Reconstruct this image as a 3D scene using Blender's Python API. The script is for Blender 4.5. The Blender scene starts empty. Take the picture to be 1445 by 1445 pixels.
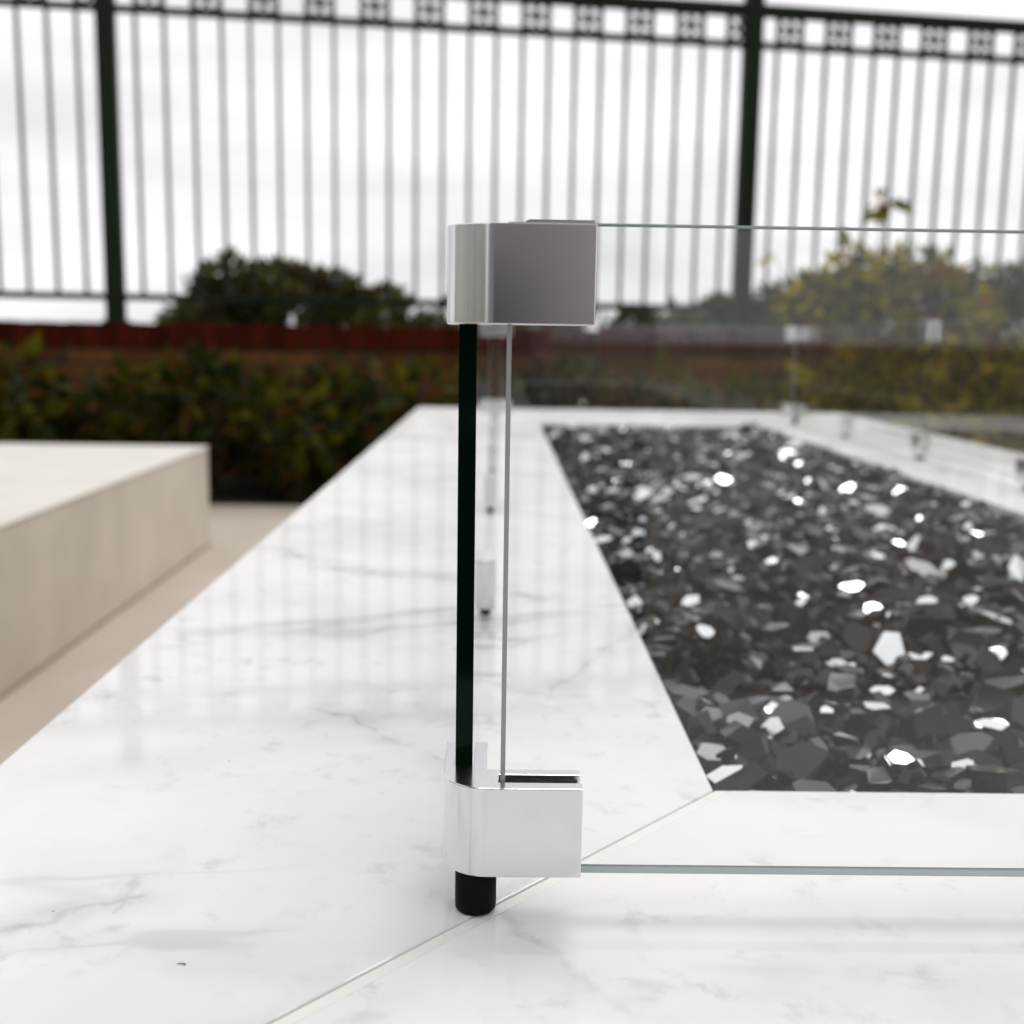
import bpy, bmesh, math, random
from math import radians, sin, cos, pi
from mathutils import Vector, Matrix, noise as mnoise

random.seed(7)
S = bpy.context.scene
COL = S.collection

# ------------------------------------------------------------------ camera
F_PX, YAW, PITCH, ROLL, CAM_H = 1600.0, 0.013642, 0.152066, 0.015538, 0.159
cam_d = bpy.data.cameras.new('camera')
cam = bpy.data.objects.new('camera', cam_d); COL.objects.link(cam)
cam_d.sensor_width = 36.0
cam_d.lens = 36.0 * F_PX / 1445.0
cam_d.clip_start = 0.01
cam_d.clip_end = 2000.0
cam.location = (0, 0, CAM_H)
CAM_M = Matrix.Rotation(-YAW, 3, 'Z') @ Matrix.Rotation(pi / 2 - PITCH, 3, 'X') @ Matrix.Rotation(ROLL, 3, 'Z')
cam.rotation_euler = CAM_M.to_euler()
cam_d.dof.use_dof = True
cam_d.dof.focus_distance = 0.325
cam_d.dof.aperture_fstop = 11.8
S.camera = cam

# ------------------------------------------------------------------ sky, sun, exposure
SUN_EL, SUN_AZ = radians(52), radians(20)           # high behind the cloud, beyond the fence
w = bpy.data.worlds.new('World'); S.world = w; w.use_nodes = True
nt = w.node_tree; nt.nodes.clear()
out = nt.nodes.new('ShaderNodeOutputWorld')
bg = nt.nodes.new('ShaderNodeBackground'); bg.inputs['Strength'].default_value = 0.1
sky = nt.nodes.new('ShaderNodeTexSky'); sky.sky_type = 'NISHITA'; sky.sun_disc = False
sky.sun_elevation = SUN_EL; sky.sun_rotation = SUN_AZ; sky.dust_density = 4.0; sky.ozone_density = 0.6
hsv = nt.nodes.new('ShaderNodeHueSaturation'); hsv.inputs['Saturation'].default_value = 0.10
mixc = nt.nodes.new('ShaderNodeMix'); mixc.data_type = 'RGBA'; mixc.inputs[0].default_value = 0.88
# cloud deck: a soft, faintly lavender overcast
tc = nt.nodes.new('ShaderNodeTexCoord')
mp = nt.nodes.new('ShaderNodeMapping'); mp.inputs['Scale'].default_value = (1.5, 1.5, 6.0)
nz = nt.nodes.new('ShaderNodeTexNoise'); nz.inputs['Scale'].default_value = 1.6; nz.inputs['Detail'].default_value = 4
rp = nt.nodes.new('ShaderNodeValToRGB')
rp.color_ramp.elements[0].position = 0.36; rp.color_ramp.elements[0].color = (8.5, 8.35, 8.8, 1)
rp.color_ramp.elements[1].position = 0.62; rp.color_ramp.elements[1].color = (11.6, 11.5, 11.6, 1)
L = nt.links.new
L(tc.outputs['Generated'], mp.inputs['Vector']); L(mp.outputs['Vector'], nz.inputs['Vector'])
L(nz.outputs['Fac'], rp.inputs['Fac'])
L(sky.outputs['Color'], hsv.inputs['Color'])
L(hsv.outputs['Color'], mixc.inputs[6]); L(rp.outputs['Color'], mixc.inputs[7])
L(mixc.outputs[2], bg.inputs['Color']); L(bg.outputs['Background'], out.inputs['Surface'])

sun_d = bpy.data.lights.new('sun', 'SUN'); sun_d.energy = 1.0; sun_d.angle = radians(25); sun_d.color = (1.0, 0.97, 0.93)
sun = bpy.data.objects.new('sun', sun_d); COL.objects.link(sun)
sun_dir = Vector((sin(SUN_AZ) * cos(SUN_EL), cos(SUN_AZ) * cos(SUN_EL), sin(SUN_EL)))
sun.rotation_euler = sun_dir.to_track_quat('Z', 'Y').to_euler()
sun.location = (3, 6, 8)

S.view_settings.view_transform = 'Standard'; S.view_settings.look = 'None'
S.view_settings.gamma = 1.0; S.view_settings.use_curve_mapping = False
S.view_settings.exposure = 0.0
S.render.engine = 'CYCLES'
S.cycles.max_bounces = 10; S.cycles.transparent_max_bounces = 24
S.cycles.glossy_bounces = 6; S.cycles.diffuse_bounces = 4
S.cycles.caustics_reflective = True; S.cycles.caustics_refractive = False
S.render.resolution_x = 1024; S.render.resolution_y = 1024

# ------------------------------------------------------------------ materials
def new_mat(name):
    m = bpy.data.materials.new(name); m.use_nodes = True
    n = m.node_tree; n.nodes.clear()
    o = n.nodes.new('ShaderNodeOutputMaterial')
    return m, n, o

def princ(name, col, rough=0.5, metal=0.0, var=0.0, scale=20.0, bump=0.0, bscale=200.0, spec=0.5, obj_var=0.0):
    m, n, o = new_mat(name)
    p = n.nodes.new('ShaderNodeBsdfPrincipled')
    p.inputs['Base Color'].default_value = (*col, 1); p.inputs['Roughness'].default_value = rough
    p.inputs['Metallic'].default_value = metal; p.inputs['Specular IOR Level'].default_value = spec
    n.links.new(p.outputs[0], o.inputs['Surface'])
    t = n.nodes.new('ShaderNodeTexCoord')
    src = None
    if var > 0:
        z = n.nodes.new('ShaderNodeTexNoise'); z.inputs['Scale'].default_value = scale; z.inputs['Detail'].default_value = 6
        n.links.new(t.outputs['Object'], z.inputs['Vector'])
        mr = n.nodes.new('ShaderNodeMapRange'); mr.inputs[1].default_value = 0.3; mr.inputs[2].default_value = 0.7
        mr.inputs[3].default_value = 1 - var; mr.inputs[4].default_value = 1 + var
        n.links.new(z.outputs['Fac'], mr.inputs[0]); src = mr.outputs[0]
    if obj_var > 0:
        oi = n.nodes.new('ShaderNodeObjectInfo')
        mr2 = n.nodes.new('ShaderNodeMapRange'); mr2.inputs[3].default_value = 1 - obj_var; mr2.inputs[4].default_value = 1 + obj_var
        n.links.new(oi.outputs['Random'], mr2.inputs[0])
        if src:
            mu = n.nodes.new('ShaderNodeMath'); mu.operation = 'MULTIPLY'
            n.links.new(src, mu.inputs[0]); n.links.new(mr2.outputs[0], mu.inputs[1]); src = mu.outputs[0]
        else: src = mr2.outputs[0]
    if src:
        mx = n.nodes.new('ShaderNodeMix'); mx.data_type = 'RGBA'; mx.blend_type = 'MULTIPLY'; mx.inputs[0].default_value = 1
        mx.inputs[6].default_value = (*col, 1); n.links.new(src, mx.inputs[7]); n.links.new(mx.outputs[2], p.inputs['Base Color'])
    if bump > 0:
        z2 = n.nodes.new('ShaderNodeTexNoise'); z2.inputs['Scale'].default_value = bscale; z2.inputs['Detail'].default_value = 4
        n.links.new(t.outputs['Object'], z2.inputs['Vector'])
        b = n.nodes.new('ShaderNodeBump'); b.inputs['Strength'].default_value = bump; b.inputs['Distance'].default_value = 0.002
        n.links.new(z2.outputs['Fac'], b.inputs['Height']); n.links.new(b.outputs[0], p.inputs['Normal'])
    return m

def table_xy(px, py):
    d = CAM_M @ Vector(((px - 722.5) / F_PX, -(py - 722.5) / F_PX, -1.0)); t = -CAM_H / d.z
    return d.x * t, d.y * t
def vein_px(pts, wd, st):
    q = [table_xy(*p) for p in pts]
    return [(a[0], a[1], b[0], b[1], wd, st) for a, b in zip(q, q[1:])]
VEINS = (vein_px([(395, 775), (470, 800), (560, 812), (640, 815), (760, 845)], 0.0030, 0.55)
         + vein_px([(455, 1000), (500, 1012), (560, 1048), (640, 1075)], 0.0016, 0.50)
         + vein_px([(-20, 1320), (60, 1300), (130, 1280), (200, 1262)], 0.0014, 0.40) + vein_px([(165, 1290), (195, 1240)], 0.0008, 0.35)
         + vein_px([(760, 990), (800, 960), (850, 920), (905, 880)], 0.0022, 0.36)
         + vein_px([(690, 1275), (740, 1320), (800, 1370), (900, 1440)], 0.0016, 0.30))
def marble_mat():
    m, n, o = new_mat('polished_marble')
    Lk = n.links.new
    # honed-and-sealed stone: diffuse body under a sheen whose grazing reflection stays moderate
    p = n.nodes.new('ShaderNodeBsdfDiffuse'); gs = n.nodes.new('ShaderNodeBsdfGlossy')
    fr = n.nodes.new('ShaderNodeFresnel'); fr.inputs['IOR'].default_value = 1.42
    fm = n.nodes.new('ShaderNodeMath'); fm.operation = 'MINIMUM'; fm.inputs[1].default_value = 0.22; Lk(fr.outputs[0], fm.inputs[0])
    ms = n.nodes.new('ShaderNodeMixShader'); Lk(fm.outputs[0], ms.inputs[0]); Lk(p.outputs[0], ms.inputs[1]); Lk(gs.outputs[0], ms.inputs[2])
    Lk(ms.outputs[0], o.inputs['Surface'])
    g = n.nodes.new('ShaderNodeNewGeometry')
    oi = n.nodes.new('ShaderNodeObjectInfo')
    # each slab is cut from another place of the stone
    off = n.nodes.new('ShaderNodeVectorMath'); off.operation = 'SCALE'; off.inputs[0].default_value = (3.1, 1.7, 0.0)
    Lk(oi.outputs['Random'], off.inputs['Scale'])
    add = n.nodes.new('ShaderNodeVectorMath'); add.operation = 'ADD'
    Lk(g.outputs['Position'], add.inputs[0]); Lk(off.outputs[0], add.inputs[1])
    def nzn(scale, det=5, dist=0.0, rough=0.55, vec=None):
        z = n.nodes.new('ShaderNodeTexNoise'); z.inputs['Scale'].default_value = scale; z.inputs['Detail'].default_value = det
        z.inputs['Distortion'].default_value = dist; z.inputs['Roughness'].default_value = rough
        Lk(vec or add.outputs[0], z.inputs['Vector']); return z.outputs['Fac']
    def math(op, a, b=None, c=None):
        q = n.nodes.new('ShaderNodeMath'); q.operation = op
        for i, v in enumerate((a, b, c)):
            if v is None: continue
            if isinstance(v, (int, float)): q.inputs[i].default_value = v
            else: Lk(v, q.inputs[i])
        return q.outputs[0]
    def ramp(v, a, b, lo=0.0, hi=1.0):
        q = n.nodes.new('ShaderNodeMapRange'); q.interpolation_type = 'SMOOTHSTEP'
        for i, x in zip((1, 2, 3, 4), (a, b, lo, hi)): q.inputs[i].default_value = x
        Lk(v, q.inputs[0]); return q.outputs[0]
    # long thin veins: ridges of a distorted noise, present only where a coarse mask allows
    mapv = n.nodes.new('ShaderNodeMapping'); mapv.inputs['Rotation'].default_value = (0, 0, radians(-28)); mapv.inputs['Scale'].default_value = (1.0, 2.0, 1.0)
    Lk(add.outputs[0], mapv.inputs['Vector'])
    v1 = nzn(2.3, 4, 0.9, 0.5, mapv.outputs[0])
    r1 = ramp(math('ABSOLUTE', math('SUBTRACT', v1, 0.5)), 0.0, 0.016, 1, 0)
    mask1 = ramp(nzn(5.0, 3), 0.46, 0.66)
    vein = math('MULTIPLY', r1, mask1)
    halo = math('MULTIPLY', ramp(math('ABSOLUTE', math('SUBTRACT', v1, 0.5)), 0.0, 0.075, 1, 0), ramp(nzn(7.0, 4), 0.42, 0.72))
    v2 = nzn(9.0, 4, 0.6)
    r2 = math('MULTIPLY', ramp(math('ABSOLUTE', math('SUBTRACT', v2, 0.5)), 0.0, 0.010, 1, 0), ramp(nzn(6.0, 3), 0.55, 0.72))
    cloud = ramp(nzn(6.5, 6, 0.4), 0.40, 0.70)
    mott = ramp(nzn(70.0, 5, 0.3, 0.6), 0.53, 0.72)
    mmask = ramp(nzn(11.0, 3), 0.40, 0.60)
    mott = math('MULTIPLY', mott, mmask)
    vor = n.nodes.new('ShaderNodeTexVoronoi'); vor.inputs['Scale'].default_value = 75.0
    Lk(add.outputs[0], vor.inputs['Vector'])
    speck = math('MULTIPLY', ramp(vor.outputs['Distance'], 0.018, 0.05, 1, 0), ramp(nzn(33.0, 2), 0.56, 0.62))
    def mix(fac, a, b):
        q = n.nodes.new('ShaderNodeMix'); q.data_type = 'RGBA'
        Lk(fac, q.inputs[0])
        if isinstance(a, tuple): q.inputs[6].default_value = (*a, 1)
        else: Lk(a, q.inputs[6])
        q.inputs[7].default_value = (*b, 1); return q.outputs[2]
    c = mix(math('MULTIPLY', cloud, 0.55), (0.84, 0.84, 0.825), (0.66, 0.66, 0.655))
    c = mix(math('MULTIPLY', mott, 0.50), c, (0.45, 0.45, 0.43))
    c = mix(math('MULTIPLY', halo, 0.34), c, (0.42, 0.42, 0.44))
    c = mix(math('MULTIPLY', vein, 0.50), c, (0.33, 0.33, 0.36))
    c = mix(math('MULTIPLY', r2, 0.30), c, (0.40, 0.39, 0.38))
    # the veins one can follow across the slabs, as wobbling strokes in the stone (metres on the table top)
    warp = n.nodes.new('ShaderNodeTexNoise'); warp.inputs['Scale'].default_value = 38.0; warp.inputs['Detail'].default_value = 4
    Lk(g.outputs['Position'], warp.inputs['Vector'])
    wv = n.nodes.new('ShaderNodeVectorMath'); wv.operation = 'SUBTRACT'; Lk(warp.outputs['Color'], wv.inputs[0]); wv.inputs[1].default_value = (0.5, 0.5, 0.5)
    ws = n.nodes.new('ShaderNodeVectorMath'); ws.operation = 'SCALE'; ws.inputs['Scale'].default_value = 0.022; Lk(wv.outputs[0], ws.inputs[0])
    wp = n.nodes.new('ShaderNodeVectorMath'); wp.operation = 'ADD'; Lk(g.outputs['Position'], wp.inputs[0]); Lk(ws.outputs[0], wp.inputs[1])
    sx = n.nodes.new('ShaderNodeSeparateXYZ'); Lk(wp.outputs[0], sx.inputs[0])
    X, Y = sx.outputs[0], sx.outputs[1]
    tot = None
    for (x0, y0, x1, y1, wd, st) in VEINS:
        dx, dy = x1 - x0, y1 - y0; l2 = dx * dx + dy * dy
        t_ = math('MULTIPLY', math('ADD', math('MULTIPLY', math('SUBTRACT', X, x0), dx), math('MULTIPLY', math('SUBTRACT', Y, y0), dy)), 1 / l2)
        q = n.nodes.new('ShaderNodeClamp'); Lk(t_, q.inputs[0]); tc_ = q.outputs[0]
        ex = math('SUBTRACT', math('SUBTRACT', X, x0), math('MULTIPLY', tc_, dx)); ey = math('SUBTRACT', math('SUBTRACT', Y, y0), math('MULTIPLY', tc_, dy))
        d_ = math('SQRT', math('ADD', math('MULTIPLY', ex, ex), math('MULTIPLY', ey, ey)))
        v_ = math('ADD', math('MULTIPLY', ramp(d_, 0.0, wd * 1.7, 1, 0), st * 0.8), math('MULTIPLY', ramp(d_, 0.0, wd * 9, 1, 0), st * 0.55))
        tot = v_ if tot is None else math('MAXIMUM', tot, v_)
    tot = math('MULTIPLY', tot, ramp(nzn(48.0, 4), 0.34, 0.66, 0.15, 1.0))
    c = mix(tot, c, (0.27, 0.27, 0.285))
    c = mix(math('MULTIPLY', speck, 0.7), c, (0.16, 0.15, 0.14))
    Lk(c, p.inputs['Color'])
    sm = ramp(nzn(16.0, 5), 0.35, 0.75, 0.03, 0.085)
    Lk(sm, gs.inputs['Roughness'])
    return m

def glass_face_mat():
    m, n, o = new_mat('clear_float_glass')
    tr = n.nodes.new('ShaderNodeBsdfTransparent'); tr.inputs['Color'].default_value = (0.990, 0.996, 0.993, 1)
    gl = n.nodes.new('ShaderNodeBsdfGlossy'); gl.inputs['Roughness'].default_value = 0.0; gl.inputs['Color'].default_value = (1, 1, 1, 1)
    fr = n.nodes.new('ShaderNodeFresnel'); fr.inputs['IOR'].default_value = 1.52
    # front faces reflect as air-to-glass on both sides of the sheet
    geo = n.nodes.new('ShaderNodeNewGeometry')
    ior = n.nodes.new('ShaderNodeMix'); ior.data_type = 'FLOAT'; ior.inputs[2].default_value = 1.45; ior.inputs[3].default_value = 1 / 1.45
    n.links.new(geo.outputs['Backfacing'], ior.inputs[0]); n.links.new(ior.outputs[0], fr.inputs['IOR'])
    mx = n.nodes.new('ShaderNodeMixShader')
    n.links.new(fr.outputs[0], mx.inputs[0]); n.links.new(tr.outputs[0], mx.inputs[1]); n.links.new(gl.outputs[0], mx.inputs[2])
    n.links.new(mx.outputs[0], o.inputs['Surface'])
    return m

M = {}
M['marble'] = marble_mat()
M['grout'] = princ('cream_grout', (0.80, 0.79, 0.745), 0.5, var=0.04, scale=120, bump=0.12, bscale=700)
M['glass'] = glass_face_mat()
M['glass_end'] = princ('glass_cut_end_dark_green', (0.0012, 0.0060, 0.0032), 0.08, spec=0.10)
M['glass_edge'] = princ('glass_polished_edge', (0.24, 0.29, 0.29), 0.2, spec=0.4)
M['glass_arris'] = princ('glass_arris_grey', (0.30, 0.32, 0.32), 0.25)
M['alu'] = princ('polished_aluminium', (0.77, 0.77, 0.77), 0.16, metal=1.0)
M['rubber'] = princ('black_rubber', (0.004, 0.004, 0.004), 0.5, spec=0.08, bump=0.1, bscale=800)
M['slotpad'] = princ('dark_slot_liner', (0.02, 0.022, 0.022), 0.6)
M['chip'] = princ('black_fire_glass', (0.007, 0.007, 0.009), 0.09, spec=0.26)
M['chip_brown'] = princ('smoky_fire_glass', (0.020, 0.0195, 0.022), 0.20, spec=0.42)
M['chip_mirror'] = princ('mirror_coated_fire_glass', (0.88, 0.90, 0.90), 0.10, metal=1.0)
M['pan'] = princ('blackened_steel', (0.012, 0.012, 0.012), 0.6)
M['base'] = princ('grey_stucco', (0.42, 0.40, 0.37), 0.85, var=0.08, bump=0.5, bscale=90)
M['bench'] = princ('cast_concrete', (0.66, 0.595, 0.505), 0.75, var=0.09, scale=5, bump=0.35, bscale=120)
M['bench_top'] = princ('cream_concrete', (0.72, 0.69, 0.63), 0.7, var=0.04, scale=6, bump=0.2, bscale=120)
M['patio'] = princ('beige_concrete', (0.53, 0.465, 0.39), 0.8, var=0.10, scale=3.0, bump=0.3, bscale=90)
M['gap_shade'] = princ('brown_gap_shade', (0.34, 0.27, 0.18), 0.85, var=0.1)
M['soil'] = princ('dark_soil', (0.035, 0.025, 0.018), 0.95, var=0.4, scale=12, bump=1.0, bscale=30)
M['land'] = princ('dry_land', (0.16, 0.14, 0.08), 0.95, var=0.3, scale=0.2)
M['iron'] = princ('dark_green_iron', (0.008, 0.014, 0.008), 0.6, spec=0.12, var=0.15, scale=40)
M['picket'] = princ('dark_green_picket', (0.016, 0.020, 0.017), 0.6, spec=0.15)
M['brick_red'] = princ('dark_red_brick', (0.058, 0.008, 0.003), 0.9, spec=0.05, var=0.25, scale=25, bump=0.5, bscale=150, obj_var=0.35)
M['brick_brown'] = princ('brown_brick', (0.115, 0.052, 0.018), 0.9, spec=0.05, var=0.25, scale=25, bump=0.5, bscale=150, obj_var=0.35)
M['mortar'] = princ('mortar', (0.07, 0.045, 0.03), 0.95, var=0.1, bump=0.5)
M['bark'] = princ('bark', (0.07, 0.05, 0.035), 0.9, var=0.3, scale=30, bump=0.6)
M['stucco'] = princ('mauve_pillar_stand_in', (0.215, 0.195, 0.225), 0.9, var=0.06, bump=0.4, bscale=60)
M['blackmetal'] = princ('black_powder_coat', (0.004, 0.0035, 0.005), 0.6, spec=0.08)
M['lens'] = princ('bollard_band_grey', (0.35, 0.34, 0.33), 0.4)
M['screen'] = princ('added_screen_timber', (0.21, 0.215, 0.18), 0.85, var=0.15, scale=9, obj_var=0.3)
M['straw'] = princ('dry_splinter', (0.10, 0.07, 0.045), 0.8)

def leaf_mat(name, col, tr=0.35):
    m, n, o = new_mat(name)
    p = n.nodes.new('ShaderNodeBsdfPrincipled'); p.inputs['Base Color'].default_value = (*col, 1)
    p.inputs['Roughness'].default_value = 0.55; p.inputs['Specular IOR Level'].default_value = 0.08
    t = n.nodes.new('ShaderNodeBsdfTranslucent'); t.inputs['Color'].default_value = (col[0] * 1.5, col[1] * 1.5, col[2], 1)
    mx = n.nodes.new('ShaderNodeMixShader'); mx.inputs[0].default_value = tr
    n.links.new(p.outputs[0], mx.inputs[1]); n.links.new(t.outputs[0], mx.inputs[2]); n.links.new(mx.outputs[0], o.inputs['Surface'])
    return m
LEAF_OLIVE = [leaf_mat('leaf_olive', (0.048, 0.050, 0.004), .2), leaf_mat('leaf_deep', (0.014, 0.022, 0.004), .15),
              leaf_mat('leaf_yellow_green', (0.085, 0.078, 0.003), .2), leaf_mat('leaf_brown', (0.075, 0.034, 0.006), .2)]
LEAF_FAR = [leaf_mat('leaf_far_olive', (0.110, 0.105, 0.030)), leaf_mat('leaf_far_grey', (0.075, 0.080, 0.055)),
            leaf_mat('leaf_far_dark', (0.060, 0.060, 0.020)), leaf_mat('leaf_far_brown', (0.085, 0.065, 0.035))]
LEAF_GOLD = [leaf_mat('leaf_gold', (0.36, 0.30, 0.006), 0.4), leaf_mat('leaf_mid', (0.15, 0.15, 0.008)),
             leaf_mat('leaf_dark', (0.035, 0.042, 0.014)), leaf_mat('leaf_rust', (0.16, 0.085, 0.015))]  # leaf tones mixed by noise across the crown

# ------------------------------------------------------------------ helpers
def tag(o, label=None, cat=None, group=None, kind=None):
    if label: o['label'] = label
    if cat: o['category'] = cat
    if group: o['group'] = group
    if kind: o['kind'] = kind
    return o

def link(name, me, parent=None, loc=None):
    o = bpy.data.objects.new(name, me); COL.objects.link(o)
    if parent: o.parent = parent
    if loc: o.location = loc
    return o

def empty(name, loc=(0, 0, 0), rz=0.0):
    o = bpy.data.objects.new(name, None); COL.objects.link(o)
    o.location = loc; o.rotation_euler = (0, 0, rz); o.empty_display_size = 0.05
    return o

def mesh(name, bm, mats, smooth=False):
    bmesh.ops.recalc_face_normals(bm, faces=bm.faces)
    me = bpy.data.meshes.new(name); bm.to_mesh(me); bm.free()
    for m in (mats if isinstance(mats, (list, tuple)) else [mats]): me.materials.append(m)
    if smooth:
        for p in me.polygons: p.use_smooth = True
    return me

def bm_box(bm, x0, x1, y0, y1, z0, z1, mi=0):
    v = [bm.verts.new(c) for c in ((x0, y0, z0), (x1, y0, z0), (x1, y1, z0), (x0, y1, z0), (x0, y0, z1), (x1, y0, z1), (x1, y1, z1), (x0, y1, z1))]
    fs = [bm.faces.new([v[i] for i in q]) for q in ((0, 3, 2, 1), (4, 5, 6, 7), (0, 1, 5, 4), (1, 2, 6, 5), (2, 3, 7, 6), (3, 0, 4, 7))]
    for f in fs: f.material_index = mi
    return fs

def box_mesh(name, x0, x1, y0, y1, z0, z1, mat, bev=0.0, seg=2):
    bm = bmesh.new(); bm_box(bm, x0, x1, y0, y1, z0, z1)
    if bev: bmesh.ops.bevel(bm, geom=list(bm.edges), offset=bev, segments=seg, affect='EDGES', profile=0.5)
    return mesh(name, bm, mat)

def bm_prism(bm, pts, z0, z1, mi=0):
    a = [bm.verts.new((x, y, z0)) for x, y in pts]; b = [bm.verts.new((x, y, z1)) for x, y in pts]
    n = len(pts); fs = [bm.faces.new(a[::-1]), bm.faces.new(b)]
    for i in range(n): fs.append(bm.faces.new((a[i], a[(i + 1) % n], b[(i + 1) % n], b[i])))
    for f in fs: f.material_index = mi
    return fs

def prism_mesh(name, pts, z0, z1, mat, bev=0.0, seg=2):
    bm = bmesh.new(); bm_prism(bm, pts, z0, z1)
    if bev: bmesh.ops.bevel(bm, geom=list(bm.edges), offset=bev, segments=seg, affect='EDGES', profile=0.5, clamp_overlap=True)
    return mesh(name, bm, mat)

def bm_tube(bm, pts, radii, sides=6):
    rings = []
    for i, p in enumerate(pts):
        p = Vector(p)
        d = (Vector(pts[min(i + 1, len(pts) - 1)]) - Vector(pts[max(i - 1, 0)])).normalized()
        a = d.orthogonal().normalized(); b = d.cross(a)
        rings.append([bm.verts.new(p + (a * cos(2 * pi * k / sides) + b * sin(2 * pi * k / sides)) * radii[i]) for k in range(sides)])
    for r0, r1 in zip(rings, rings[1:]):
        for k in range(sides): bm.faces.new((r0[k], r0[(k + 1) % sides], r1[(k + 1) % sides], r1[k]))
    bm.faces.new(rings[0][::-1]); bm.faces.new(rings[-1])

def lathe(name, prof, mat, sides=40):
    bm = bmesh.new(); rings = []
    for r, z in prof: rings.append([bm.verts.new((r * cos(2 * pi * k / sides), r * sin(2 * pi * k / sides), z)) for k in range(sides)])
    for a, b in zip(rings, rings[1:]):
        for k in range(sides): bm.faces.new((a[k], a[(k + 1) % sides], b[(k + 1) % sides], b[k]))
    bm.faces.new(rings[0][::-1]); bm.faces.new(rings[-1])
    me = mesh(name, bm, mat)
    for p in me.polygons: p.use_smooth = len(p.vertices) == 4
    return me

def pixel_ray(x, y):
    return CAM_M @ Vector(((x - 722.5) / F_PX, -(y - 722.5) / F_PX, -1.0))
def at_depth(x, y, depth):                      # point on the pixel's ray at world y = depth
    d = pixel_ray(x, y); t = depth / d.y
    return Vector((0, 0, CAM_H)) + d * t
def pixel_of(P):
    q = CAM_M.transposed() @ (Vector(P) - Vector((0, 0, CAM_H)))
    return 722.5 + F_PX * q.x / -q.z, 722.5 - F_PX * q.y / -q.z

GZ = -0.50                                      # patio level; the table top is z = 0

# ------------------------------------------------------------------ ground, patio, bed
def sheet(name, x0, x1, y0, y1, z, mat, t=0.0):
    bm = bmesh.new()
    if t: bm_box(bm, x0, x1, y0, y1, z - t, z)
    else: bm.faces.new([bm.verts.new(c) for c in ((x0, y0, z), (x1, y0, z), (x1, y1, z), (x0, y1, z))])
    return mesh(name, bm, mat)
tag(link('ground', sheet('ground', -600, 600, -600, 900, GZ - 0.12, M['land'])), kind='structure')
tag(link('patio', sheet('patio', -9, 9, -9, 4.385, GZ, M['patio'], 0.1)), kind='structure')
# planting bed: lumpy soil between patio and wall
bm = bmesh.new(); nx, ny = 120, 20; grid = []
for j in range(ny + 1):
    row = []
    for i in range(nx + 1):
        x = -7 + 14 * i / nx; y = 4.387 + 2.4 * j / ny
        z = GZ - 0.03 + 0.05 * mnoise.noise(Vector((x * 2.2, y * 2.2, 0))) + 0.03 * mnoise.noise(Vector((x * 7, y * 7, 3)))
        row.append(bm.verts.new((x, y, z)))
    grid.append(row)
for j in range(ny):
    for i in range(nx): bm.faces.new((grid[j][i], grid[j][i + 1], grid[j + 1][i + 1], grid[j + 1][i]))
tag(link('planting_bed', mesh('planting_bed', bm, M['soil'], True)), kind='structure')

# ------------------------------------------------------------------ brick wall
PHI = radians(8.2); FD = 5.5
NV = Vector((-sin(PHI), cos(PHI), 0)); UV = Vector((cos(PHI), sin(PHI), 0))
WALL_TOP = 0.203
wall = empty('brick_wall', NV * FD + Vector((0, 0, GZ)), PHI)
tag(wall, 'low brown brick garden wall with a dark red brick-on-edge coping under the fence', 'wall')
wt = WALL_TOP - GZ
U0, U1 = -3.9, 4.35
link('mortar_core', box_mesh('mortar_core', U0 - 0.002, U1, -0.024, 0.195, -0.1, wt - 0.016, M['mortar']), wall)
cb = box_mesh('coping_brick', -0.0325, 0.0325, -0.045, 0.17, -0.112, 0, M['brick_red'], 0.004, 1)
x = U0 + 0.035
while x < U1:
    o = link('coping_brick', cb, wall, (x, random.uniform(-0.003, 0.003), wt + random.uniform(-0.003, 0.002)))
    o.rotation_euler = (0, 0, random.uniform(-0.015, 0.015)); x += 0.075
bb = box_mesh('brick', -0.1075, 0.1075, 0, 0.1, -0.0325, 0.0325, M['brick_brown'], 0.004, 1)
bh = box_mesh('half_brick', -0.051, 0.051, 0, 0.1, -0.0325, 0.0325, M['brick_brown'], 0.004, 1)
for r in range(8):
    z = wt - 0.122 - 0.0325 - r * 0.075
    x = U0 + (0.11 if r % 2 == 0 else 0.222)
    if r % 2: link('brick', bh, wall, (U0 + 0.053, -0.03, z))
    while x < U1 - 0.1:
        o = link('brick', bb, wall, (x, -0.03 + random.uniform(-0.003, 0.003), z + random.uniform(-0.002, 0.002)))
        x += 0.225

# ------------------------------------------------------------------ iron fence on the wall
fence = empty('iron_fence', NV * (FD + 0.06) + Vector((0, 0, WALL_TOP)), PHI)
tag(fence, 'dark green iron fence with thin pickets and a ring-ornament band standing on the brick wall', 'fence')
zb, zl, zt = 0.118, 1.385, 1.545               # rails, above the wall
PITCH_P = 3.025 / 24
posts = [-0.995 - 3.025, -0.995, 2.03, 2.03 + 3.025]
pm = bmesh.new(); bm_box(pm, -0.041, 0.041, -0.041, 0.041, -0.02, 1.70); bm_box(pm, -0.047, 0.047, -0.047, 0.047, 1.70, 1.73)
bm_box(pm, -0.055, 0.055, -0.055, 0.055, -0.004, 0.012)
bmesh.ops.bevel(pm, geom=list(pm.edges), offset=0.003, segments=1, affect='EDGES')
pm = mesh('post', pm, M['iron'])
for u in posts: link('post', pm, fence, (u, 0, 0))
rail_lo = box_mesh('bottom_rail', 0.034, 3.025 - 0.034, -0.013, 0.013, -0.016, 0.016, M['iron'], 0.002, 1)
rail_mid = box_mesh('middle_rail', 0.034, 3.025 - 0.034, -0.013, 0.013, -0.016, 0.016, M['iron'], 0.002, 1)
rail_top = box_mesh('top_rail', 0.034, 3.025 - 0.034, -0.026, 0.026, -0.027, 0.027, M['iron'], 0.003, 1)
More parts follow.
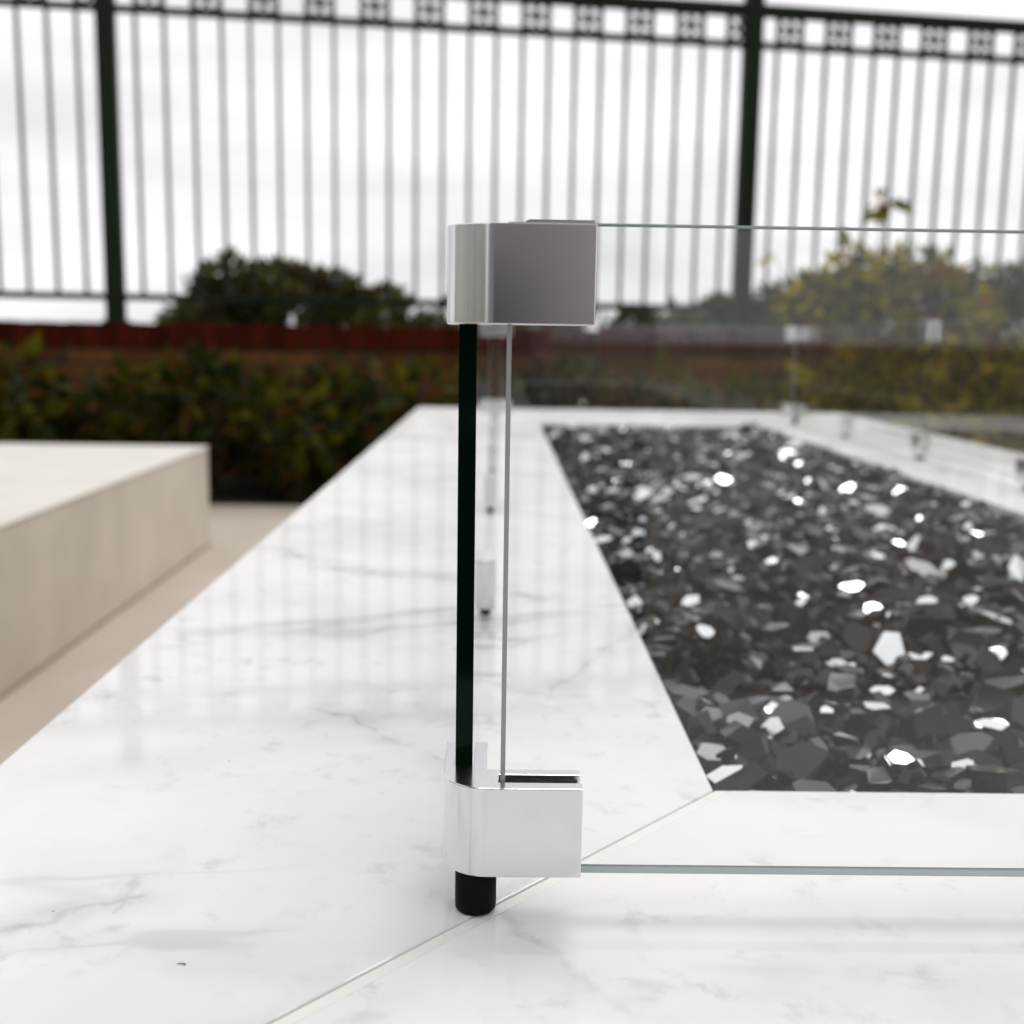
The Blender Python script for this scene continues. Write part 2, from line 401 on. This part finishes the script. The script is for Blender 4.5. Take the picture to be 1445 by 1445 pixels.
pk = box_mesh('picket', -0.0085, 0.0085, -0.0085, 0.0085, zb, zt, M['picket'], 0.0015, 1)
# ornament: four small rings and a centre boss filling one bay of the band
om = bmesh.new()
def ring(bm, cx, cz, R, r, n=14, s=5):
    rings = []
    for i in range(n):
        a = 2 * pi * i / n
        rings.append([bm.verts.new((cx + (R + r * cos(2 * pi * k / s)) * cos(a), r * sin(2 * pi * k / s), cz + (R + r * cos(2 * pi * k / s)) * sin(a))) for k in range(s)])
    for i in range(n):
        for k in range(s): bm.faces.new((rings[i][k], rings[i][(k + 1) % s], rings[(i + 1) % n][(k + 1) % s], rings[(i + 1) % n][k]))
for cx in (-0.0285, 0.0285):
    for cz in (-0.031, 0.031): ring(om, cx, cz, 0.024, 0.007)
ring(om, 0, 0, 0.012, 0.006, 10)
om = mesh('ring_ornament', om, M['picket'], True)
for s in range(3):
    link('bottom_rail', rail_lo, fence, (posts[s], 0, zb)); link('middle_rail', rail_mid, fence, (posts[s], 0, zl))
    link('top_rail', rail_top, fence, (posts[s], 0, zt))
    for k in range(1, 24): link('picket', pk, fence, (posts[s] + k * PITCH_P, 0, 0))
    for k in range(1, 24, 2): link('ring_ornament', om, fence, (posts[s] + (k + 0.5) * PITCH_P, 0, (zl + 0.016 + zt - 0.024) / 2))

# ------------------------------------------------------------------ plants
def crown_mesh(name, lobes, n, leaf, mats, weights, seed, droop=0.25):
    """leaf-sized faces spread through uneven lobes, thinner inside; one mesh"""
    rnd = random.Random(seed); V = []; Fc = []; mi = []
    vol = [l[3] ** 2 for l in lobes]
    for _ in range(n):
        cx, cy, cz, r = rnd.choices(lobes, vol)[0]
        while True:
            d = Vector((rnd.uniform(-1, 1), rnd.uniform(-1, 1), rnd.uniform(-1, 1)))
            if 0.05 < d.length < 1: break
        d = d.normalized() * (d.length ** 0.55)
        p = Vector((cx, cy, cz)) + Vector((d.x * r, d.y * r, d.z * r * 0.85))
        k = mnoise.noise(p * 5.5 + Vector((seed, 0, 0)))
        if k < -0.12: continue                                    # holes in the crown
        L_ = leaf * rnd.uniform(0.6, 1.3); W_ = L_ * rnd.uniform(0.38, 0.6)
        ax = (d + Vector((rnd.gauss(0, .6), rnd.gauss(0, .6), rnd.gauss(0, .5) - droop))).normalized()
        sd = ax.cross(Vector((rnd.gauss(0, 1), rnd.gauss(0, 1), rnd.gauss(0, 1) + 0.6))).normalized()
        nr = ax.cross(sd) * (W_ * 0.18)
        b = len(V)
        V += [p, p + ax * L_ * 0.45 + sd * W_ * 0.5 + nr, p + ax * L_, p + ax * L_ * 0.45 - sd * W_ * 0.5 + nr, p + ax * L_ * 0.5]
        Fc += [(b, b + 1, b + 4), (b + 1, b + 2, b + 4), (b, b + 4, b + 3), (b + 4, b + 2, b + 3)]
        c = mnoise.noise(p * 3.1 + Vector((0, seed, 4)))
        ws = [weights[0] * (1 + c), weights[1] * (1.2 - 1.2 * c), weights[2] * max(0.05, 1 + 2.2 * c), weights[3] * (1 - c)]
        ws = [max(0.01, q) for q in ws]
        m_ = rnd.choices(range(4), ws)[0]; mi += [m_] * 4
    me = bpy.data.meshes.new(name); me.from_pydata([tuple(v) for v in V], [], Fc); me.update()
    for m in mats: me.materials.append(m)
    me.polygons.foreach_set('material_index', mi)
    return me

def stems_mesh(name, lobes, rad, seed):
    rnd = random.Random(seed); bm = bmesh.new()
    for cx, cy, cz, r in lobes:
        b = Vector((cx * 0.15, cy * 0.15, -0.03)); t = Vector((cx, cy, cz + r * 0.3))
        mid = b.lerp(t, 0.5) + Vector((rnd.uniform(-.04, .04), rnd.uniform(-.04, .04), 0.04))
        bm_tube(bm, [b, mid, t], [rad, rad * 0.7, rad * 0.25], 5)
    return mesh(name, bm, M['bark'], True)

def shrub_kind(seed, wd, h, n, leaf, mats, weights, nl=9):
    rnd = random.Random(seed); lobes = []
    for i in range(nl):
        a = rnd.uniform(0, 2 * pi); q = rnd.uniform(0, 1) ** 0.6
        lobes.append((cos(a) * q * wd * 0.36, sin(a) * q * wd * 0.30, h * rnd.uniform(0.28, 0.80), wd * rnd.uniform(0.14, 0.24)))
    return (crown_mesh('crown', lobes, n, leaf, mats, weights, seed), stems_mesh('stem', lobes, 0.010, seed))

def plant(name, kind, loc, sc, rz, label, cat, group=None):
    e = empty(name, loc, rz); e.scale = sc; tag(e, label, cat, group)
    link('crown', kind[0], e); link('stem' if cat != 'tree' else 'trunk', kind[1], e)
    return e

bed_kinds = [shrub_kind(s, 0.82, 0.66, 850, 0.115, LEAF_OLIVE, (0.9, 1.6, 0.7, 0.6), 11) for s in (11, 12, 13, 14)]
bed_spots = [(-2.45, 4.95, .95), (-2.05, 4.72, 1.0), (-1.60, 5.02, .82), (-1.30, 4.70, .92), (-0.88, 5.0, .80), (-0.82, 4.64, .78), (-0.40, 4.94, .96),
             (0.10, 5.05, .85), (0.62, 5.12, .92), (1.10, 5.2, .86)]
bed_labels = ['olive leafy shrub in the planting bed behind the concrete bench'] * 4 + ['dark olive shrub in the bed beside the far corner of the concrete bench', 'low green shrub at the patio edge between the bench and the fire table',
              'dark leafy shrub in the bed behind the far left corner of the fire table'] + ['shrub against the brick wall behind the far end of the fire table'] * 3
for i, (x, y, s) in enumerate(bed_spots):
    plant('garden_shrub', bed_kinds[i % 4], (x, y, GZ - 0.02), (s, s, s * random.uniform(0.95, 1.15)), random.uniform(0, 6.28), bed_labels[i], 'shrub', 'shrubs in the planting bed')

# taller golden shrub in the bed, its shoots rising above the wall and in front of the fence
gl = []
rnd = random.Random(5)
for (px, py, r) in ((1150, 560, .16), (1230, 545, .20), (1320, 550, .22), (1400, 560, .2), (1470, 540, .22), (1250, 480, .18), (1340, 470, .17), (1200, 405, .13), (1250, 395, .13), (1310, 420, .14), (1375, 410, .11),
                    (1150, 430, .11), (1330, 385, .06), (1395, 358, .045), (1245, 287, .045), (1205, 370, .07), (1095, 365, .02), (1160, 400, .05), (1300, 600, .22), (1420, 610, .22), (1180, 590, .18)):
    P = at_depth(px, py, 5.0 + rnd.uniform(-.1, .12)); gl.append((P.x, P.y, P.z, r))
gbase = Vector((1.72, 5.02, GZ - 0.02))
gl = [(a - gbase.x, b - gbase.y, c - gbase.z, r) for a, b, c, r in gl]
gk = (crown_mesh('crown', gl, 4600, 0.085, LEAF_GOLD, (0.9, 1.0, 0.8, 0.4), 21), stems_mesh('stem', gl, 0.009, 21))
plant('golden_shrub', gk, gbase, (1, 1, 1), 0, 'tall yellow-green shrub whose loose shoots rise above the brick wall', 'shrub')

# bushes beyond the fence
def far_bush(px_list, depth, n, leaf, seed, label, group=None, mats=LEAF_FAR, weights=(1, .8, .8, .4), name='wild_bush', cat='bush'):
    ls = []
    for px, py, rpx in px_list:
        P = at_depth(px, py, depth); ls.append((P.x, P.y, P.z, rpx / F_PX * depth))
    bx = sum(l[0] for l in ls) / len(ls); base = Vector((bx, depth, GZ - 0.14))
    lo = [(a - base.x, b - base.y + random.Random(seed + i).uniform(-.25, .25), c - base.z, r) for i, (a, b, c, r) in enumerate(ls)]
    k = (crown_mesh('crown', lo, n, leaf, mats, weights, seed), stems_mesh('stem', lo, 0.018, seed))
    return plant(name, k, base, (1, 1, 1), 0, label, cat, group)
far_bush([(345, 400, 38), (320, 425, 45), (385, 405, 38), (430, 410, 36), (470, 415, 34), (400, 445, 55), (500, 430, 32), (540, 432, 28), (580, 440, 26), (300, 455, 45), (265, 455, 26), (470, 460, 55), (560, 465, 45), (620, 448, 26), (350, 470, 60)],
         7.2, 9500, 0.085, 31, 'dark olive rounded bush behind the fence beside a fence post', weights=(1, .3, 1.4, .4))
far_bush([(700, 470, 32), (760, 466, 30), (830, 472, 34), (900, 466, 30), (960, 460, 32), (1010, 448, 26), (1050, 450, 30)], 9.0, 4500, 0.11, 32, 'low dark hedge behind the fence and the glass panel', weights=(.6, .8, 1.5, .3))
far_bush([(1110, 440, 45), (1160, 430, 45), (1210, 420, 42), (1120, 470, 60), (1220, 460, 60)], 12.0, 4500, 0.15, 33, 'grey-green bush showing through the fence behind the golden shrub', weights=(.6, 1.4, .8, .3))
far_bush([(1290, 385, 38), (1310, 420, 50), (1350, 430, 50), (1400, 420, 48), (1445, 415, 46), (1480, 400, 50), (1420, 460, 70), (1330, 470, 60), (1520, 430, 70)], 13.0, 6000, 0.15, 34, 'tall greyish bush far behind the fence beyond the golden shrub', weights=(.6, 1.6, .8, .5))

# ------------------------------------------------------------------ concrete bench
bench = empty('concrete_bench', (-0.905, 3.54, GZ))
tag(bench, 'low cream concrete bench slab beside the fire table', 'bench')
bench.rotation_euler = (0, 0, radians(0.35))
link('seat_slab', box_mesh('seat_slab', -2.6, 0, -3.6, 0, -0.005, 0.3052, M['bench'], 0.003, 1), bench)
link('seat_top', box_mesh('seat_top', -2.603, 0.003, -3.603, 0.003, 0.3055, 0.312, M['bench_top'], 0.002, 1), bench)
link('base_gap_shade', box_mesh('base_gap_shade', -2.603, 0.006, -3.603, 0.004, -0.01, 0.006, M['gap_shade']), bench)  # brown strip that paints the shadow gap along the bench foot

# ------------------------------------------------------------------ fire table
XO0, XI0, XI1, XO1 = -0.183, 0.079, 0.506, 0.786
YO0, YI0, YI1, YO1 = 0.103, 0.386, 2.16, 2.61
table = empty('fire_table', ((XO0 + XO1) / 2, (YO0 + YO1) / 2, GZ))
tag(table, 'long white marble-topped fire table with mitred slab corners', 'fire table')
tb = Vector(table.location)
def tpart(name, me):
    o = link(name, me, table); o.location = -tb; return o
g = 0.0042 * 1.4142          # grout shifts along x
# slabs (mitre: left and right slabs run to the diagonal, front and far slabs keep back by the grout width)
k_f = 1.0
e = 0.00055 * 1.4142
def diag_front(x_off):   # inner and outer mitre points of the front-left corner shifted along +x
    return (XI0 + x_off, YI0), (XO0 + x_off, YO0)
TH = -0.020
lf_in, lf_out = (XI0, YI0), (XO0, YO0)
bevs = 0.0007
tpart('marble_slab', prism_mesh('slab_left', [(XO0, YO0), (XI0, YI0), (XI0, YI1), (XO0, YO1)], TH, 0, M['marble'], bevs, 2))
tpart('marble_slab', prism_mesh('slab_front', [(XO0 + g, YO0), (XO1 - g, YO0), (XI1 - g * .0, YI0 - g), (XI1 - g, YI0), (XI0 + g, YI0)][:2] + [(XI1 - g, YI0), (XI0 + g, YI0)], TH, 0, M['marble'], bevs, 2))
tpart('marble_slab', prism_mesh('slab_right', [(XO1, YO0), (XO1, YO1), (XI1, YI1), (XI1, YI0)], TH, 0, M['marble'], bevs, 2))
gf = g * (YO1 - YI1) / (XI0 - XO0)
tpart('marble_slab', prism_mesh('slab_far', [(XI0 + g, YI1), (XI1 - g, YI1), (XO1 - g, YO1), (XO0 + g, YO1)], TH, 0, M['marble'], bevs, 2))
def grout(p_in, p_out, s):
    a = e * s; b = (g - 0.00004) * s
    pts = [(p_in[0] + a, p_in[1]), (p_out[0] + a, p_out[1]), (p_out[0] + b, p_out[1]), (p_in[0] + b, p_in[1])]
    tpart('grout_line', prism_mesh('grout', pts, TH, -0.00035, M['grout']))
grout((XI0, YI0), (XO0, YO0), 1); grout((XI1, YI0), (XO1, YO0), -1)
grout((XI0, YI1), (XO0, YO1), 1); grout((XI1, YI1), (XO1, YO1), -1)
# substrate under the slabs, base walls, burner pan
bm = bmesh.new()
for (a, b, c, d) in ((XO0 + .03, XI0 - .004, YO0 + .03, YO1 - .03), (XI1 + .004, XO1 - .03, YO0 + .03, YO1 - .03), (XI0 - .0039, XI1 + .0039, YO0 + .03, YI0 - .004), (XI0 - .0039, XI1 + .0039, YI1 + .004, YO1 - .03)):
    bm_box(bm, a, b, c, d, GZ - 0.52 * 0 + 0.0, TH - 0.0005)
tpart('table_base', mesh('table_base', bm, M['base']))
bm = bmesh.new()
bm_box(bm, XI0 - .003, XI1 + .003, YI0 - .003, YI1 + .003, -0.085, -0.075)
for (a, b, c, d) in ((XI0 - .003, XI0 - .001, YI0 - .003, YI1 + .003), (XI1 + .001, XI1 + .003, YI0 - .003, YI1 + .003), (XI0 - .001, XI1 + .001, YI0 - .003, YI0 - .001), (XI0 - .001, XI1 + .001, YI1 + .001, YI1 + .003)):
    bm_box(bm, a, b, c, d, -0.075, TH - 0.001)
tpart('burner_pan', mesh('burner_pan', bm, M['pan']))

# ------------------------------------------------------------------ fire glass
def bed_z(x, y):
    z = -0.0118 + 0.0045 * mnoise.noise(Vector((x * 18, y * 18, 1.3))) + 0.004 * mnoise.noise(Vector((x * 6, y * 6, 7)))
    z -= 0.020 * math.exp(-(((x - 0.122) / 0.022) ** 2 + ((y - 0.565) / 0.035) ** 2))     # a hollow near the rim
    z += 0.006 * min(1.0, max(0.0, (x - 0.30) / 0.2))
    return z
def chip_geo(rnd):
    n = rnd.choice((5, 5, 6, 6, 7, 8)); R0 = 1.0
    an = sorted(2 * pi * (i + rnd.uniform(-.32, .32)) / n for i in range(n))
    el = rnd.uniform(0.6, 1.0)
    bot = []; top = []; h = rnd.uniform(0.28, 0.70)
    tx, ty = rnd.gauss(0, .13), rnd.gauss(0, .13); ins = rnd.uniform(0.72, 1.0)
    for a in an:
        r = R0 * rnd.uniform(0.78, 1.12)
        x, y = r * cos(a), r * sin(a) * el
        bot.append((x, y, -h / 2 + rnd.uniform(-.05, .05)))
        k = ins * rnd.uniform(0.85, 1.02)
        top.append((x * k, y * k, h / 2 + x * tx + y * ty))
    return n, bot, top
def chip_faces(n, b=0):
    fs = [tuple(b + i for i in range(n - 1, -1, -1)), tuple(b + n + i for i in range(n))]
    fs += [(b + i, b + (i + 1) % n, b + n + (i + 1) % n, b + n + i) for i in range(n)]
    return fs
rc = random.Random(99)
kinds = [chip_geo(rc) for _ in range(36)]
chips = []                                     # (x, y, z, size, euler, kind, finish)
def scatter(n_try, y0, y1, layer, mind, smin, smax):
    cell = {}
    cs = 0.024
    for _ in range(n_try):
        x = rc.uniform(XI0 + .004, XI1 - .004); y = rc.uniform(y0, y1)
        s = smin + (smax - smin) * rc.random() ** 1.8
        ci, cj = int(x / cs), int(y / cs); ok = True
        for i in range(ci - 1, ci + 2):
            for j in range(cj - 1, cj + 2):
                for (px, py, ps) in cell.get((i, j), ()):
                    if (px - x) ** 2 + (py - y) ** 2 < (mind * (ps + s)) ** 2: ok = False; break
                if not ok: break
            if not ok: break
        if not ok: continue
        cell.setdefault((ci, cj), []).append((x, y, s))
        z = bed_z(x, y) - layer * 0.0085 + rc.gauss(0, 0.0015)
        mx = x - XI0; 
        q = rc.random()
        tilt = (0.26 if q > 0.125 else 0.12) if rc.random() < 0.66 else 0.95
        eu = (rc.gauss(0, tilt), rc.gauss(0, tilt), rc.uniform(0, 6.28))
        fin = 2 if q < 0.175 else (3 if q < 0.22 else (1 if q < 0.5 else 0))
        # keep chips inside the opening
        r = s * 1.1
        x = min(max(x, XI0 + r * .98), XI1 - r * .9); y = min(max(y, YI0 + r * .98), YI1 - r)
        chips.append((x, y, z, s, eu, rc.randrange(36), fin))
scatter(42000, YI0 + .003, YI1 - .003, 0, 0.57, 0.0065, 0.0195)
scatter(30000, YI0 + .003, YI1 - .003, 1, 0.57, 0.0070, 0.0190)
scatter(12000, YI0 + .003, YI1 - .003, 2, 0.62, 0.0090, 0.0190)
CH_M = [M['chip'], M['chip_brown'], M['chip_mirror']]
FIN = {0: (0, 0, 0), 1: (1, 1, 1), 2: (2, 2, 0), 3: (2, 0, 0)}      # bottom, top, side material
def in_view(c):
    px, py = pixel_of(c[:3]); return px < 1470
order = sorted(range(len(chips)), key=lambda i: (chips[i][0] ** 2 + chips[i][1] ** 2) + (0 if in_view(chips[i]) else 100) + (50 if chips[i][2] < bed_z(chips[i][0], chips[i][1]) - 0.004 else 0))
single = set(order[:300])
cache = {}
def chip_mesh(kind, fin):
    if (kind, fin) in cache: return cache[kind, fin]
    n, bo, tp = kinds[kind]
    me = bpy.data.meshes.new('glass_chip'); me.from_pydata(bo + tp, [], chip_faces(n)); me.update()
    for m in CH_M: me.materials.append(m)
    f = FIN[fin]
    for i, p in enumerate(me.polygons): p.material_index = f[0] if i == 0 else f[1] if i == 1 else f[2]
    cache[kind, fin] = me; return me
V = []; Fc = []; mi = []
from mathutils import Euler
for i, (x, y, z, s, eu, kd, fin) in enumerate(chips):
    if i in single:
        o = link('glass_chip', chip_mesh(kd, fin), None, (x, y, z)); o.scale = (s, s, s); o.rotation_euler = eu
        if fin >= 2: tag(o, 'mirror-coated fire glass chip among black chips at the front of the fire table opening', 'glass chip', 'mirror fire glass chips at the front')
        else: tag(o, 'black fire glass chip in the front part of the fire table opening', 'glass chip', 'black fire glass chips at the front')
        continue
    n, bo, tp = kinds[kd]; R = Euler(eu).to_matrix() * s; b = len(V); T = Vector((x, y, z))
    V += [tuple(R @ Vector(v) + T) for v in bo + tp]; Fc += chip_faces(n, b); f = FIN[fin]; mi += [f[0], f[1]] + [f[2]] * n
me = bpy.data.meshes.new('fire_glass'); me.from_pydata(V, [], Fc); me.update()
for m in CH_M: me.materials.append(m)
me.polygons.foreach_set('material_index', mi)
tag(link('fire_glass', me), 'bed of black fire glass filling the rest of the fire table opening', 'fire glass', kind='stuff')
# fine crushed glass below, closing the gaps
bm = bmesh.new(); nx, ny = 60, 200; grid = []
for j in range(ny + 1):
    row = []
    for i in range(nx + 1):
        x = XI0 + 0.0 + (XI1 - XI0) * i / nx; y = YI0 + (YI1 - YI0) * j / ny
        row.append(bm.verts.new((x, y, bed_z(x, y) - 0.022 + random.uniform(-.002, .002))))
    grid.append(row)
for j in range(ny):
    for i in range(nx): bm.faces.new((grid[j][i], grid[j][i + 1], grid[j + 1][i + 1], grid[j + 1][i]))
tag(link('crushed_glass', mesh('crushed_glass', bm, M['chip'])), 'fine black crushed glass under the chips in the fire table', 'fire glass', kind='stuff')

# ------------------------------------------------------------------ glass wind guard
CX, CY = -0.0045, 0.2998                       # foot of the near left corner
RX, FY = 0.590, 2.245                          # right and far feet
guard = empty('glass_wind_guard', (CX, CY, 0))
tag(guard, 'clear glass wind guard with polished corner clamps standing on the marble fire table', 'wind guard')
GB = Vector((CX, CY, 0))
GZ0, GZ1 = 0.0113, 0.1885
def pane(x0, x1, y0, y1):
    """sheet of float glass: big faces, polished long edges, darker cut ends, ground arrises"""
    along_x = (x1 - x0) > (y1 - y0)
    bm = bmesh.new(); bm_box(bm, x0, x1, y0, y1, GZ0, GZ1)
    vert = [ed for ed in bm.edges if abs((ed.verts[0].co - ed.verts[1].co).normalized().z) > 0.9]
    bmesh.ops.bevel(bm, geom=vert, offset=0.0013 if along_x else 0.0002, segments=1, affect='EDGES')
    hor = [ed for ed in bm.edges if abs((ed.verts[0].co - ed.verts[1].co).z) < 1e-6 and (ed.verts[0].co - ed.verts[1].co).length > 0.05]
    bmesh.ops.bevel(bm, geom=hor, offset=0.0004, segments=1, affect='EDGES')
    bmesh.ops.recalc_face_normals(bm, faces=bm.faces); bm.normal_update()
    for f in bm.faces:
        nn = f.normal
        if abs(nn.z) > 0.3: f.material_index = 1
        elif abs(nn.x) > 0.95: f.material_index = 2 if along_x else 0
        elif abs(nn.y) > 0.95: f.material_index = 0 if along_x else (2 if x0 < 0.1 and y0 < 0.35 and nn.y < 0 else 0)
        else: f.material_index = 3 if along_x else 2 if x0 < 0.1 and y0 < 0.35 and nn.y < 0 else 0
    me = mesh('glass_pane', bm, [M['glass'], M['glass_edge'], M['glass_end'], M['glass_arris']])
    o = link('glass_pane', me, guard); o.location = -GB
    return o
T2 = 0.0049
xl0, xl1 = -0.01085, -0.01085 + T2              # left side panes
xr1 = 2 * (CX + RX) / 2 - xl0; xr0 = xr1 - T2
yf0, yf1 = 0.2980, 0.2980 + T2
yb1 = CY + FY - yf0; yb0 = yb1 - T2
ys = 0.3105
pane(0.0020, (CX + RX) - 0.0020, yf0, yf1)
pane(0.0020, (CX + RX) - 0.0020, yb0, yb1)
LJ = [1.04, 1.64]; RJ = [0.94, 1.58]
for (a, b, js) in ((xl0, xl1, LJ), (xr0, xr1, RJ)):
    ysq = [ys] + js + [CY + FY - ys]
    for q0, q1 in zip(ysq, ysq[1:]): pane(a, b, q0 + (0.0015 if q0 != ys else 0), q1 - (0.0015 if q1 != ysq[-1] else 0))

def corner_outline():
    Rr = 0.0125; fx, fy = -0.0140, 0.2930; ex, ey = 0.0245, 0.3290
    pts = [(ex, fy)]
    for k in range(0, 19):
        a = pi * 1.5 - (pi / 2) * k / 18
        pts.append((fx + Rr + Rr * cos(a), fy + Rr + Rr * sin(a)))
    sl = 0.00035
    pts += [(fx, ey), (xl0 - sl, ey), (xl0 - sl, ys - sl), (xl1 + sl, ys - sl), (xl1 + sl, ey), (-0.0018, ey), (-0.0018, 0.3072), (ex, 0.3072),
            (ex, yf1 + sl), (0.0020 - sl, yf1 + sl), (0.0020 - sl, yf0 - sl), (ex, yf0 - sl)]
    return [(x - CX, y - CY) for x, y in pts]
def clamp_mesh(name, z0, z1):
    bm = bmesh.new(); bm_prism(bm, corner_outline()[::-1], z0, z1)
    bmesh.ops.recalc_face_normals(bm, faces=bm.faces)
    sharp = [ed for ed in bm.edges if len(ed.link_faces) == 2 and ed.calc_face_angle(0) > radians(40)]
    bmesh.ops.bevel(bm, geom=sharp, offset=0.00030, segments=2, affect='EDGES', profile=0.6, clamp_overlap=True)
    me = mesh(name, bm, M['alu'])
    me.set_sharp_from_angle(angle=radians(12))
    for p in me.polygons:                     # only the rounded corner is smooth; flats stay flat
        nn = p.normal; p.use_smooth = abs(nn.z) < 0.02 and min(abs(nn.x), abs(nn.y)) > 0.03 and p.area > 1e-6
    return me
c_lo = clamp_mesh('corner_clamp', 0.0124, 0.0380); c_hi = clamp_mesh('corner_clamp', 0.1625, 0.1877)
foot_me = lathe('rubber_foot', [(0.0051, 0.0), (0.0057, 0.0007), (0.0058, 0.0016), (0.0058, 0.0126)], M['rubber'], 48)
jaw = bmesh.new(); bm_box(jaw, 0.0058 - CX, 0.0246 - CX, yf1 + 0.00036 - CY, 0.30705 - CY, 0.166, 0.1897)
je = [ed for ed in jaw.edges if all(abs(v.co.x - (0.0058 - CX)) < 1e-6 and v.co.z > 0.18 for v in ed.verts)]
bmesh.ops.bevel(jaw, geom=je, offset=0.0022, segments=6, affect='EDGES', profile=0.5)
jaw = mesh('rear_jaw', jaw, M['alu'])
pad = bmesh.new()
for (a, b, c, d, z0, z1) in ((0.00185, 0.0236, yf1 + .00005, yf1 + .00032, 0.0127, 0.0366), (0.00185, 0.0236, yf0 - .00032, yf0 - .00005, 0.0127, 0.0366), (0.0017, 0.00195, yf0 - .0003, yf1 + .0003, 0.0127, 0.0366)):
    bm_box(pad, a - CX, b - CX, c - CY, d - CY, z0, z1)
pad = mesh('slot_liner', pad, M['slotpad'])  # dark liner strips added to darken the clamp slots
for (px, py, sx, sy) in ((CX, CY, 1, 1), (RX, CY, -1, 1), (CX, FY, 1, -1), (RX, FY, -1, -1)):
    for nm, me in (('corner_clamp', c_lo), ('corner_clamp', c_hi)):
        o = link(nm, me, guard, (px - CX, py - CY, 0)); o.scale = (sx, sy, 1)
        if me is c_lo: link('rubber_foot', foot_me, o); link('slot_liner', pad, o)
        else: link('rear_jaw', jaw, o)
# clips along the side panes
def clip_mesh(z0, z1):
    bm = bmesh.new(); hw = 0.0085; hl = 0.018; s0 = T2 / 2 + 0.0003
    for sgn in (-1, 1):
        a, b = sorted((sgn * s0, sgn * hw)); bm_box(bm, a, b, -hl, hl, z0, z1)
    bmesh.ops.bevel(bm, geom=list(bm.edges), offset=0.0008, segments=2, affect='EDGES')
    return mesh('glass_clip', bm, M['alu'])
def bridge_mesh(z0, z1):
    bm = bmesh.new(); bm_box(bm, -0.0084, 0.0084, -0.0175, 0.0175, z0, z1)
    bmesh.ops.bevel(bm, geom=list(bm.edges), offset=0.0006, segments=1, affect='EDGES')
    return mesh('clip_bridge', bm, M['alu'])
k_lo, k_hi = clip_mesh(0.0100, 0.0345), clip_mesh(0.1645, 0.1880)
br_lo, br_hi = bridge_mesh(0.0062, 0.0111), bridge_mesh(0.1887, 0.1912)
sfoot = lathe('rubber_foot', [(0.0050, 0), (0.0056, 0.0006), (0.0056, 0.0064)], M['rubber'], 24)
for (xm, js, fs) in (((xl0 + xl1) / 2, LJ, [0.646, 1.34, 1.94]), ((xr0 + xr1) / 2, RJ, [0.62, 1.25, 1.925])):
    for y in js + fs:
        o = link('glass_clip', k_lo, guard, (xm - CX, y - CY, 0)); link('clip_bridge', br_lo, o); link('rubber_foot', sfoot, o)
    for y in js:
        o = link('glass_clip', k_hi, guard, (xm - CX, y - CY, 0)); link('clip_bridge', br_hi, o)

# ------------------------------------------------------------------ small debris on the marble
def onz(px, py, z=0.0):
    d = pixel_ray(px, py); t = (z - CAM_H) / d.z
    return Vector((0, 0, CAM_H)) + d * t
P = onz(256, 1361); bm = bmesh.new()
bm_tube(bm, [(-0.0012, 0, 0.0002), (0.0002, 0.0001, 0.00028), (0.0011, -0.0002, 0.0002)], [0.00008, 0.00014, 0.00022], 5)
tag(link('splinter', mesh('splinter', bm, M['straw']), None, tuple(P)), 'tiny dry splinter lying on the white marble slab', 'debris')

# ------------------------------------------------------------------ added behind the camera only for the reflections in the clamps
pil = empty('stand_in_pillar', (-0.1, -1.55, GZ))  # added stand-in for the person mirrored in the upper clamp
tag(pil, 'added stand-in for the person behind the camera, a mauve-grey pillar mirrored in the upper corner clamp', 'pillar')
link('shaft', box_mesh('shaft', -0.30, 0.36, -0.25, 0.25, 0.0, 2.3, M['stucco'], 0.01), pil)
link('capital', box_mesh('capital', -0.35, 0.41, -0.30, 0.30, 2.3, 2.42, M['stucco'], 0.01), pil)
link('pillar_foot', box_mesh('pillar_foot', -0.33, 0.39, -0.28, 0.28, -0.01, 0.12, M['stucco'], 0.01), pil)
bol = empty('stand_in_bollard', (-0.022, -1.2, GZ))  # added stand-in for the dark phone mirrored in the upper clamp
tag(bol, 'added black bollard standing in for the phone, mirrored as a dark patch in the upper corner clamp', 'stand_in')
link('bollard_post', lathe('bollard_post', [(0.095, 0), (0.095, 0.012), (0.070, 0.014), (0.070, 0.50)], M['blackmetal'], 32), bol)
link('bollard_band', lathe('bollard_band', [(0.060, 0.50), (0.060, 0.56)], M['lens'], 32), bol)
link('bollard_cap', lathe('bollard_cap', [(0.072, 0.56), (0.072, 0.74), (0.06, 0.765), (0.01, 0.78)], M['blackmetal'], 32), bol)
# slatted timber screen added beside the patio to mirror as stripes in the rounded clamp corner
scr = empty('added_screen', (-3.3, -8.9, GZ))
tag(scr, 'added grey-green slatted timber screen mirrored as stripes in the rounded clamp corner', 'screen')
slat = box_mesh('slat', -0.012, 0.012, -0.07, 0.07, 0.05, 1.75, M['screen'], 0.002, 1)
for k in range(52): link('slat', slat, scr, (random.uniform(-.002, .002), 0.1 + k * 0.2, 0))
spost = box_mesh('screen_post', -0.095, -0.013, -0.04, 0.04, -0.01, 1.8, M['screen'], 0.003, 1)
for k in range(6): link('screen_post', spost, scr, (0, 0.1 + k * 2.04, 0))
for z in (0.25, 1.5): link('screen_rail', box_mesh('screen_rail', -0.05, -0.0125, 0.02, 10.38, z, z + 0.07, M['screen']), scr)
